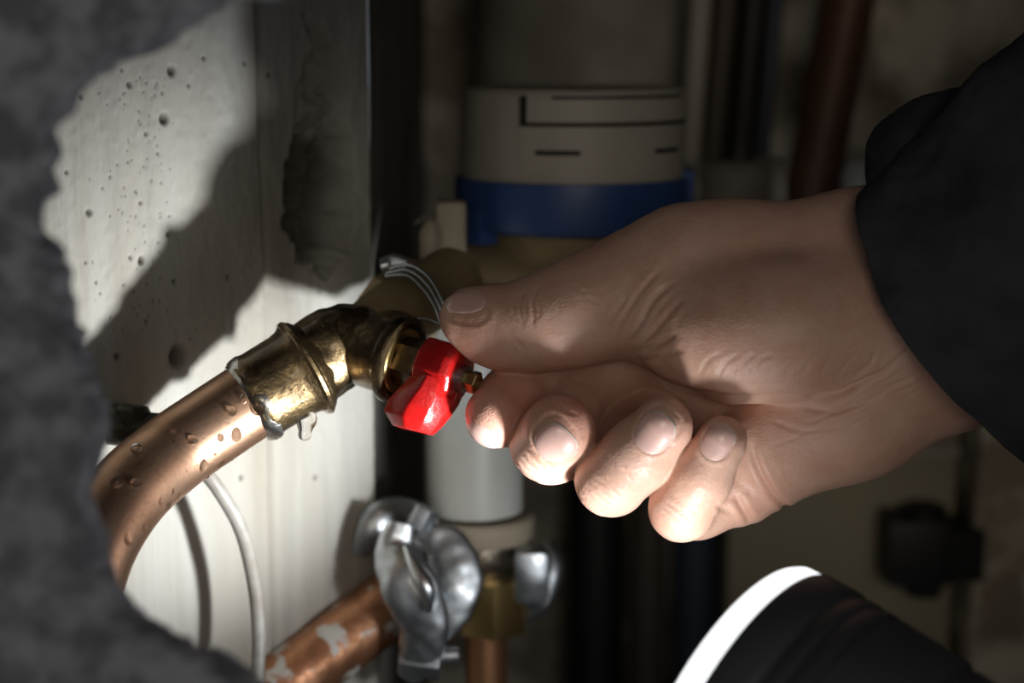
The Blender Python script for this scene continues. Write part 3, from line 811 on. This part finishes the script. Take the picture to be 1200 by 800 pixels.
def field(prims, k, margin=50):
    Fd = np.full((NU, NV, NW), 60.0, np.float32)
    for p in prims:
        a = np.array(p[0], float); b_ = np.array(p[1], float)
        kk = p[2] if len(p) > 2 else k
        lo = np.minimum(a[:3] - a[3], b_[:3] - b_[3]) - margin; hi = np.maximum(a[:3] + a[3], b_[:3] + b_[3]) + margin
        i0 = np.clip(((lo - [U0, V0, W0]) / H).astype(int), 0, [NU, NV, NW]); i1 = np.clip(((hi - [U0, V0, W0]) / H).astype(int) + 1, 0, [NU, NV, NW])
        if (i1 <= i0).any(): continue
        x = (U0 + np.arange(i0[0], i1[0]) * H).astype(np.float32)[:, None, None]
        y = (V0 + np.arange(i0[1], i1[1]) * H).astype(np.float32)[None, :, None]
        z = (W0 + np.arange(i0[2], i1[2]) * H).astype(np.float32)[None, None, :]
        e = b_[:3] - a[:3]; L2 = max(float(e @ e), 1e-6)
        t = np.clip(((x - a[0]) * e[0] + (y - a[1]) * e[1] + (z - a[2]) * e[2]) / np.float32(L2), 0, 1).astype(np.float32)
        d = np.sqrt((x - a[0] - t * e[0]) ** 2 + (y - a[1] - t * e[1]) ** 2 + (z - a[2] - t * e[2]) ** 2) - (a[3] + t * (b_[3] - a[3]))
        sl = tuple(slice(p_, q_) for p_, q_ in zip(i0, i1))
        Fd[sl] = smin(Fd[sl], d.astype(np.float32), kk)
    return Fd


def smin(a, b_, k):
    h = np.maximum(k - np.abs(a - b_), 0) / k
    return np.minimum(a, b_) - h * h * k * 0.25


def chain(pts): return [(pts[i], pts[i + 1]) for i in range(len(pts) - 1)]


thumb = field(chain([(545, 371, 2, 27), (566, 378, 2, 35), (592, 386, 4, 39), (626, 382, 8, 43), (655, 373, 12, 51), (705, 357, 18, 60), (770, 338, 22, 72)])
              + chain([(770, 330, 20, 68), (805, 302, 22, 56), (860, 303, 26, 62), (1010, 302, 34, 76), (1120, 290, 38, 84)])
              + chain([(802, 390, -10, 62), (860, 391, -30, 74), (930, 385, -36, 78), (1010, 376, -14, 74), (1110, 360, 14, 84)]), 34)
palm = field(chain([(905, 528, 30, 66), (1000, 478, 34, 78), (1130, 398, 32, 94), (1400, 290, 44, 100)])
             + chain([(1080, 330, 32, 92), (1400, 200, 44, 100)])
             + chain([(770, 420, 108, 50), (850, 435, 96, 58), (940, 430, 66, 70), (1050, 390, 44, 84)])
             + chain([(770, 340, 92, 48), (1040, 330, 62, 78)])
             + [((860, 505, 84, 50), (1000, 440, 54, 70))], 36)
u3 = (U0 + np.arange(NU) * H).astype(np.float32)[:, None, None]
hand = smin(thumb, palm, (5 + 55 * np.clip((u3 - 900) / 170, 0, 1) ** 1.5).astype(np.float32))
del thumb, palm
idx = field(chain([(770, 350, 104, 46), (640, 405, 100, 40), (618, 445, 62, 38), (600, 470, 30, 39), (583, 487, 4, 38)]), 14)
mid = field(chain([(785, 395, 116, 46), (676, 458, 92, 42), (646, 518, 14, 47)]) + chain([(646, 519, -14, 48), (655, 506, -52, 44)]), 16)
rin = field(chain([(845, 440, 118, 48), (735, 505, 100, 42), (717, 562, -12, 44)]) + chain([(717, 562, -50, 44), (748, 532, -73, 40), (777, 499, -92, 35)]), 14)
pin = field(chain([(905, 545, 34, 50), (872, 572, 30, 40), (818, 592, 22, 38), (799, 596, -20, 39)]) + chain([(799, 596, -52, 39.5), (822, 560, -70, 35), (846, 516, -86, 29.5)]), 12)
for f_ in (idx, mid, rin, pin):
    hand = smin(hand, f_, 5.0 if f_ is not pin else 7.0)
del idx, mid, rin, pin


def surface_nets(Fd):
    s = Fd < 0
    c = s[:-1, :-1, :-1].astype(np.int8)
    corners = [(i, j, k) for i in (0, 1) for j in (0, 1) for k in (0, 1)]
    cnt = np.zeros([n - 1 for n in Fd.shape], np.int8)
    for i, j, k in corners: cnt += s[i:Fd.shape[0] - 1 + i, j:Fd.shape[1] - 1 + j, k:Fd.shape[2] - 1 + k]
    act = (cnt > 0) & (cnt < 8)
    cells = np.argwhere(act)
    idm = np.full(act.shape, -1, np.int32); idm[act] = np.arange(len(cells))
    vals = {q: Fd[cells[:, 0] + q[0], cells[:, 1] + q[1], cells[:, 2] + q[2]] for q in corners}
    acc = np.zeros((len(cells), 3)); num = np.zeros(len(cells))
    for a in corners:
        for ax in range(3):
            if a[ax]: continue
            b_ = list(a); b_[ax] = 1; b_ = tuple(b_)
            va, vb = vals[a], vals[b_]
            m_ = (va < 0) != (vb < 0)
            t = np.where(m_, va / np.where(m_, va - vb, 1), 0)
            p = np.array(a, float)[None, :].repeat(len(cells), 0); p[:, ax] = t
            acc += p * m_[:, None]; num += m_
    verts = cells + acc / num[:, None]
    quads = []
    for ax in range(3):
        o1, o2 = [(1, 2), (2, 0), (0, 1)][ax]
        sh = list(Fd.shape); A = [slice(None)] * 3; B = [slice(None)] * 3
        A[ax] = slice(0, -1); B[ax] = slice(1, None)
        ch = s[tuple(A)] != s[tuple(B)]
        e = np.argwhere(ch)
        e = e[(e[:, o1] > 0) & (e[:, o2] > 0) & (e[:, o1] < Fd.shape[o1] - 1) & (e[:, o2] < Fd.shape[o2] - 1)]
        def g(d1, d2):
            q = e.copy(); q[:, o1] += d1; q[:, o2] += d2
            return idm[q[:, 0], q[:, 1], q[:, 2]]
        Q = np.stack([g(-1, -1), g(0, -1), g(0, 0), g(-1, 0)], -1)
        flip = ~s[e[:, 0], e[:, 1], e[:, 2]]
        Q[flip] = Q[flip][:, ::-1]
        quads.append(Q)
    return verts, np.concatenate(quads)


vg, qd = surface_nets(hand)
pv = vg * H + np.array([U0, V0, W0])


def sample(Fd, p):
    g = (p - [U0, V0, W0]) / H
    i = np.clip(np.floor(g).astype(int), 0, np.array(Fd.shape) - 2); f = g - i
    r = 0
    for a in (0, 1):
        for b_ in (0, 1):
            for c in (0, 1):
                wgt = (f[:, 0] if a else 1 - f[:, 0]) * (f[:, 1] if b_ else 1 - f[:, 1]) * (f[:, 2] if c else 1 - f[:, 2])
                r = r + wgt * Fd[i[:, 0] + a, i[:, 1] + b_, i[:, 2] + c]
    return r


def gradient(Fd, p, e=2.0):
    g = np.stack([sample(Fd, p + np.eye(3)[k] * e) - sample(Fd, p - np.eye(3)[k] * e) for k in range(3)], -1)
    return g / (np.linalg.norm(g, axis=1, keepdims=True) + 1e-9)


nr = gradient(hand, pv)
facing = nr[:, 2] < 0.25            # creases are drawn on the side toward the palm
disp = np.zeros(len(pv))


def crease(pts, width, depth, wmax=60, bulge=0.35):
    """groove along a polyline given in the picture plane on the near surface"""
    c = np.array(catmull([(*p, 0) for p in pts], 6))[:, :2]
    d = np.full(len(pv), 1e9); tt_ = np.zeros(len(pv))
    box_ = (pv[:, 0] > c[:, 0].min() - 20) & (pv[:, 0] < c[:, 0].max() + 20) & (pv[:, 1] > c[:, 1].min() - 20) & (pv[:, 1] < c[:, 1].max() + 20) & facing & (pv[:, 2] < wmax)
    ii = np.nonzero(box_)[0]
    if not len(ii): return
    q = pv[ii, :2]; dd = np.full(len(ii), 1e9); tp = np.zeros(len(ii))
    for k in range(len(c) - 1):
        e = c[k + 1] - c[k]; t = np.clip(((q - c[k]) @ e) / (e @ e + 1e-9), 0, 1)
        ds = np.hypot(*(q - c[k] - t[:, None] * e).T)
        m_ = ds < dd; dd[m_] = ds[m_]; tp[m_] = (k + t[m_]) / (len(c) - 1)
    fade = np.clip(np.minimum(tp, 1 - tp) * 5 + 0.15, 0, 1)
    disp[ii] += fade * depth * (-np.exp(-(dd / width) ** 2) + bulge * np.exp(-((dd - 2.2 * width) / (1.3 * width)) ** 2))


# thumb knuckle folds
for du, l_, dp in ((0, .7, 1.2), (7, 1, 1.9), (14, .3, 1.2), (23, 1.0, 2.0), (30, .2, .8)):
    crease([(611 + du, 341 - du * .4 + 6 * (1 - l_)), (604 + du * .9, 352), (603 + du * .95, 366), (609 + du * .7, 374 + 8 * l_)], 2.3, dp)
crease([(720, 394), (734, 366), (752, 340), (772, 318)], 3, 1.7); crease([(731, 404), (750, 380), (766, 352), (790, 330)], 3, 2.2); crease([(743, 410), (765, 390), (786, 366), (800, 350)], 3, 1.8)
crease([(708, 386), (722, 366), (734, 350)], 2.6, 2.0)
crease([(742, 412), (770, 404), (792, 392)], 3, 2.4); crease([(752, 424), (776, 418), (800, 410)], 3, 1.8)
# thenar fine folds and main creases
crease([(742, 416), (772, 446), (812, 459), (860, 467), (920, 465), (972, 463), (1002, 453), (1022, 442)], 4.0, 5.5, bulge=.2)
for k in range(9):
    a0 = 820 + k * 20
    crease([(a0, 440 + 4 * math.sin(k)), (a0 + 10, 425 - 3 * math.cos(k * 2)), (a0 + 26, 414 + 3 * math.sin(k * 3))], 2.6, 0.8)
crease([(985, 462), (1010, 446), (1034, 436), (1056, 418)], 3.0, 2.4); crease([(1000, 440), (1018, 428), (1026, 412)], 2.6, 1.8)
crease([(930, 470), (968, 482), (1010, 472), (1040, 456)], 3.0, 1.6); crease([(905, 492), (940, 505), (985, 500)], 2.6, 1.1)
crease([(1052, 420), (1068, 404), (1080, 384)], 3, 1.5)
for k in range(16):
    a0 = 905 + random.random() * 150; b0 = 480 + random.random() * 60 - (a0 - 905) * .35
    crease([(a0, b0), (a0 + 16, b0 - 6), (a0 + 34, b0 - 15)], 2.2, 0.7)
# palm edge creases beside the little finger
crease([(880, 520), (888, 548), (908, 582), (934, 606)], 3.6, 3.6); crease([(862, 580), (870, 596), (880, 612)], 4.0, 4.5)
crease([(838, 592), (852, 598), (866, 606)], 3, 1.4)
# knuckle folds on the finger ends
for (cx, cy, ax) in ((704, 582, 0.85), (788, 610, 0.9), (627, 548, 0.8)):
    for k in range(5):
        o_ = (k - 2) * 6.5
        mx_, my_ = cx + o_ * .62, cy - o_ * .78
        crease([(mx_ - 15, my_ - 12), (mx_, my_ + 2 * math.sin(k)), (mx_ + 15, my_ + 12)], 2.2, 1.1)
for k in range(26):
    cx, cy = random.choice([(735, 555), (812, 585), (640, 545), (668, 480), (600, 400), (680, 370)])
    cx += random.gauss(0, 16); cy += random.gauss(0, 14); an = random.uniform(.3, 1.3); l_ = random.uniform(5, 11)
    crease([(cx - l_ * math.cos(an), cy - l_ * math.sin(an)), (cx, cy + 1), (cx + l_ * math.cos(an), cy + l_ * math.sin(an))], 2.0, 0.5)

# nails: outline in the picture plane, dropped on the skin along a direction
nails = [  # centre, axis (toward the tip), half length, half width, projection direction, start offset
    ('ring', (771, 503), (0.62, -0.78), 28, 23, (0.05, -0.05, 1.0), 0),
    ('little', (845, 514), (0.58, -0.81), 25, 18.5, (0.05, -0.05, 1.0), 0),
    ('middle', (650, 513), (0.72, -0.69), 24, 26, (0.0, -0.1, 1.0), 0),
    ('thumb', (548, 362), (-0.98, -0.18), 25, 18, (0.05, 0.35, 1.0), 0)]


def outline_r(a):
    """superellipse, blunter at the tip"""
    c, s = math.cos(a), math.sin(a)
    n = 2.9 if c > 0 else 2.3
    return (abs(c) ** n + abs(s) ** n) ** (-1 / n)


def march(o_, d):
    """first crossing of the skin from points o_ along d"""
    d = np.array(d, float); d /= np.linalg.norm(d)
    p = o_.copy(); 
    for _ in range(90):
        f = sample(hand, p); p = p + d * np.clip(f, -4, 12)[:, None] * 0.8
    return p


nail_meshes = []
for nm, c, ax, hl, hw, dr, so in nails:
    ax = np.array(ax) / np.hypot(*ax); sd = np.array([-ax[1], ax[0]])
    # groove round the nail in the skin
    rel = pv[:, :2] - np.array(c); la = rel @ ax / hl; lb = rel @ sd / hw
    if nm != 'thumb': okk = (pv[:, 2] < 0)
    else: okk = (pv[:, 2] < 20)
    rr = np.hypot(la, lb); an = np.arctan2(lb, la)
    ro_ = np.where(np.cos(an) > 0, (np.abs(np.cos(an)) ** 2.9 + np.abs(np.sin(an)) ** 2.9) ** (-1 / 2.9), (np.abs(np.cos(an)) ** 2.3 + np.abs(np.sin(an)) ** 2.3) ** (-1 / 2.3))
    g = (rr / ro_ - 1) * (hl + hw) / 2
    m_ = okk & (rr < 2) & facing
    disp[m_] += ((-1.3 * np.exp(-(g / 1.8) ** 2) + 0.9 * np.exp(-((g - 4.5) / 3.0) ** 2) * (np.cos(an) < 0.75) - 0.9 * (g < -1.0)) * (0.55 if nm == 'thumb' else 1.0))[m_]
pv2 = pv + nr * disp[:, None]


def lift(pp):
    k = D0 + pp[:, 2] * PX
    x = (pp[:, 0] - 600) / F * k; y = (400 - pp[:, 1]) / F * k
    return np.stack([CAM.x + x, CAM.y + FW.y * k + UP.y * y, CAM.z + FW.z * k + UP.z * y], -1)


person = thing('person', 'right hand and wrist in a black sleeve, thumb and fingers gripping the red lever', 'person', W(1080, 500, 60))
me = bpy.data.meshes.new('hand')
me.vertices.add(len(pv2)); me.vertices.foreach_set('co', lift(pv2).astype(np.float32).ravel())
me.loops.add(qd.size); me.loops.foreach_set('vertex_index', qd.ravel().astype(np.int32))
me.polygons.add(len(qd)); me.polygons.foreach_set('loop_start', np.arange(0, qd.size, 4, dtype=np.int32))
me.update(calc_edges=True)
fl = np.zeros(len(pv2))
for (a, b_, c, r, s_) in ((668, 488, -60, 30, .9), (600, 480, -5, 36, .85), (560, 385, -20, 32, .35), (790, 490, -85, 24, .8), (858, 500, -75, 20, .8), (706, 590, -50, 26, .55), (786, 618, -40, 26, .55),
                          (625, 545, 0, 26, .55), (735, 545, -40, 30, .25), (575, 520, 0, 20, .5), (660, 410, -10, 40, .15), (900, 590, 0, 30, .25)):
    fl = np.maximum(fl, s_ * np.exp(-(((pv2 - [a, b_, c]) ** 2).sum(1) / r ** 2)))
at = me.attributes.new('flush', 'FLOAT', 'POINT'); at.data.foreach_set('value', fl.astype(np.float32))
ho = link('hand', me, M['skin'])
me.flip_normals() if me.polygons[0].normal.dot(Vector(lift(pv2[qd[0][:1]] + nr[qd[0][:1]])[0]) - Vector(lift(pv2[qd[0][:1]])[0])) < 0 else None
adopt(ho, person)

for nm, c, ax, hl, hw, dr, so in nails:
    ax = np.array(ax) / np.hypot(*ax); sd = np.array([-ax[1], ax[0]])
    NR, NA = 12, 48
    P2 = [np.array(c, float)]; rr = [0.0]; aa = [0.0]
    for i in range(1, NR + 1):
        for j in range(NA):
            a = 2 * math.pi * j / NA; q = i / NR * outline_r(a)
            P2.append(np.array(c) + ax * hl * q * math.cos(a) + sd * hw * q * math.sin(a)); rr.append(i / NR); aa.append(a)
    P2 = np.array(P2); rr = np.array(rr); aa = np.array(aa)
    d = np.array(dr); d = d / np.linalg.norm(d)
    start = np.concatenate([P2, np.full((len(P2), 1), 0.0)], 1) - d * (110 / d[2])
    hit = march(start, d)
    n_ = gradient(hand, hit, 5.0)
    # a plate that stands a little proud and drops in at its border
    hgt = 0.6 - 1.6 * rr ** 8
    tip = (rr > .8) & (np.cos(aa) > .3)
    hgt = hgt + 1.4 * (rr * np.clip(np.cos(aa), 0, 1)) ** 2
    top = hit + n_ * hgt[:, None]
    bot = hit[-NA:] - n_[-NA:] * 2.5
    V = lift(np.concatenate([top, bot]))
    faces = []
    for j in range(NA): faces.append((0, 1 + j, 1 + (j + 1) % NA))
    for i in range(1, NR):
        for j in range(NA):
            k = (j + 1) % NA; faces.append((1 + (i - 1) * NA + j, 1 + i * NA + j, 1 + i * NA + k, 1 + (i - 1) * NA + k))
    b0 = len(top); t0 = 1 + (NR - 1) * NA
    for j in range(NA):
        k = (j + 1) % NA; faces.append((t0 + j, b0 + j, b0 + k, t0 + k))
    faces.append(tuple(b0 + j for j in reversed(range(NA))))
    nme = bpy.data.meshes.new('fingernail'); nme.from_pydata([tuple(v) for v in V], [], faces); nme.update()
    no = link('fingernail', nme, M['nail'])
    nme.materials.append(M['nail_edge'])
    for p in nme.polygons:
        if len(p.vertices) == 4:
            vv = [x for x in p.vertices if x < b0]
            if vv and min(rr[x] for x in vv) > .88 and np.cos(aa[vv[0]]) > .45: p.material_index = 1
    bm = bmesh.new(); bm.from_mesh(nme); bmesh.ops.recalc_face_normals(bm, faces=bm.faces); bm.to_mesh(nme); bm.free()
    adopt(no, ho)
# index nail seen edge on: plate on the lower left of the fingertip
bm = bmesh.new()
ic = Vector((0, 0, 0)); NRr = []
axn = np.array([-0.35, -0.55, -0.75]); axn /= np.linalg.norm(axn)
nn0 = np.array([-0.62, 0.76, -0.25]); nn0 -= axn * (nn0 @ axn); nn0 /= np.linalg.norm(nn0); sdn = np.cross(axn, nn0)
pts = [np.array([583., 487., 4.]) + nn0 * 90]
for i in range(1, 9):
    for j in range(36):
        a = 2 * math.pi * j / 36; q = i / 8 * outline_r(a)
        pts.append(np.array([583., 487., 4.]) + nn0 * 90 + axn * 24 * q * math.cos(a) + sdn * 24 * q * math.sin(a))
hit = march(np.array(pts), -nn0); gn = gradient(hand, hit, 4.0)
rr = np.array([0] + [i / 8 for i in range(1, 9) for _ in range(36)])
top = hit + gn * (1.3 - 1.2 * rr[:, None] ** 6); bot = hit[-36:] - gn[-36:] * 2
V = lift(np.concatenate([top, bot])); vs = [bm.verts.new(tuple(v)) for v in V]
for j in range(36): bm.faces.new((vs[0], vs[1 + j], vs[1 + (j + 1) % 36]))
for i in range(1, 9):
    for j in range(36):
        k = (j + 1) % 36; A = 1 + (i - 1) * 36
        B = 1 + i * 36
        bm.faces.new((vs[A + j], vs[B + j], vs[B + k], vs[A + k]))
no = finish(bm, 'fingernail', M['nail'], None, 60); adopt(no, ho)
del hand


# ------------------------------------------------------------------ sleeve
def sleeve(name, rings, material, n=140, m=90, fold=4.0, seed=0, th=0.0022):
    """rings: list of closed control rings (8 points each) in picture coordinates"""
    RR = []
    for r in rings:
        c = np.array(catmull([r[-1]] + list(r) + [r[0], r[1]], 24))
        c = c[24:24 + 24 * len(r)]
        idx_ = np.linspace(0, len(c), n, endpoint=False).astype(int); RR.append(c[idx_])
    RR = np.array(RR)                                # k x n x 3
    out = np.array([catmull([RR[k, i] for k in range(len(rings))], m // (len(rings) - 1)) for i in range(n)])   # n x m x 3
    n_, m_ = out.shape[:2]
    p = out.reshape(-1, 3)
    cen = out.mean(0, keepdims=True).repeat(n_, 0).reshape(-1, 3)
    rad = p - cen; rad /= np.linalg.norm(rad, axis=1, keepdims=True)
    f = fbm(p[:, 0] / 90 + seed, p[:, 1] / 90, p[:, 2] / 90, 4) * fold + 1.2 * fbm(p[:, 0] / 12, p[:, 1] / 12, p[:, 2] / 12, 2)
    p = p + rad * f[:, None]
    o = grid_mesh(name, lift(p), n_, m_, material, closed_u=True)
    md = o.modifiers.new('thickness', 'SOLIDIFY'); md.thickness = th; md.offset = 0
    sb = o.modifiers.new('round', 'BEVEL'); sb.width = th * .45; sb.segments = 2; sb.angle_limit = 1.0
    adopt(o, person)
    return o


# outer sleeve: opening runs from upper left to lower right in front of the wrist
r0 = [(1004, 248, -70), (1030, 345, -112), (1080, 425, -118), (1142, 492, -90), (1206, 540, 0), (1190, 470, 110), (1110, 330, 160), (1030, 235, 60)]
r1 = [(1082, 160, -70), (1110, 270, -132), (1160, 380, -146), (1230, 470, -120), (1292, 520, 0), (1270, 430, 130), (1190, 270, 180), (1108, 170, 70)]
r2 = [(1172, 72, -70), (1200, 190, -142), (1250, 310, -158), (1320, 420, -130), (1380, 480, 0), (1350, 370, 140), (1270, 200, 190), (1196, 90, 80)]
r3 = [(1300, -10, -80), (1330, 100, -160), (1380, 230, -180), (1450, 340, -150), (1510, 400, 0), (1480, 300, 150), (1400, 130, 200), (1330, 10, 80)]
r4 = [(1520, -120, -120), (1550, -10, -190), (1600, 120, -210), (1660, 240, -180), (1700, 300, -30), (1680, 200, 110), (1610, 30, 160), (1550, -90, 60)]
sleeve('sleeve', [r0, r1, r2, r3, r4], M['cloth'], fold=7, seed=2)
c0 = [(1022, 232, -20), (1034, 300, -60), (1080, 380, -80), (1130, 450, -60), (1180, 490, 20), (1160, 420, 130), (1080, 280, 140), (1022, 205, 60)]
c1 = [(1026, 180, -10), (1080, 270, -90), (1130, 370, -110), (1190, 450, -70), (1240, 490, 20), (1220, 400, 150), (1120, 220, 170), (1038, 158, 70)]
c2 = [(1072, 132, -10), (1140, 220, -90), (1190, 330, -110), (1250, 400, -70), (1300, 450, 20), (1280, 360, 150), (1190, 180, 170), (1100, 124, 70)]
c3 = [(1150, 112, 0), (1200, 200, -90), (1260, 300, -110), (1320, 380, -70), (1360, 420, 20), (1330, 330, 150), (1240, 150, 170), (1170, 104, 70)]
sleeve('cuff', [c0, c1, c2, c3], M['cloth'], fold=2.5, seed=5, th=0.002)
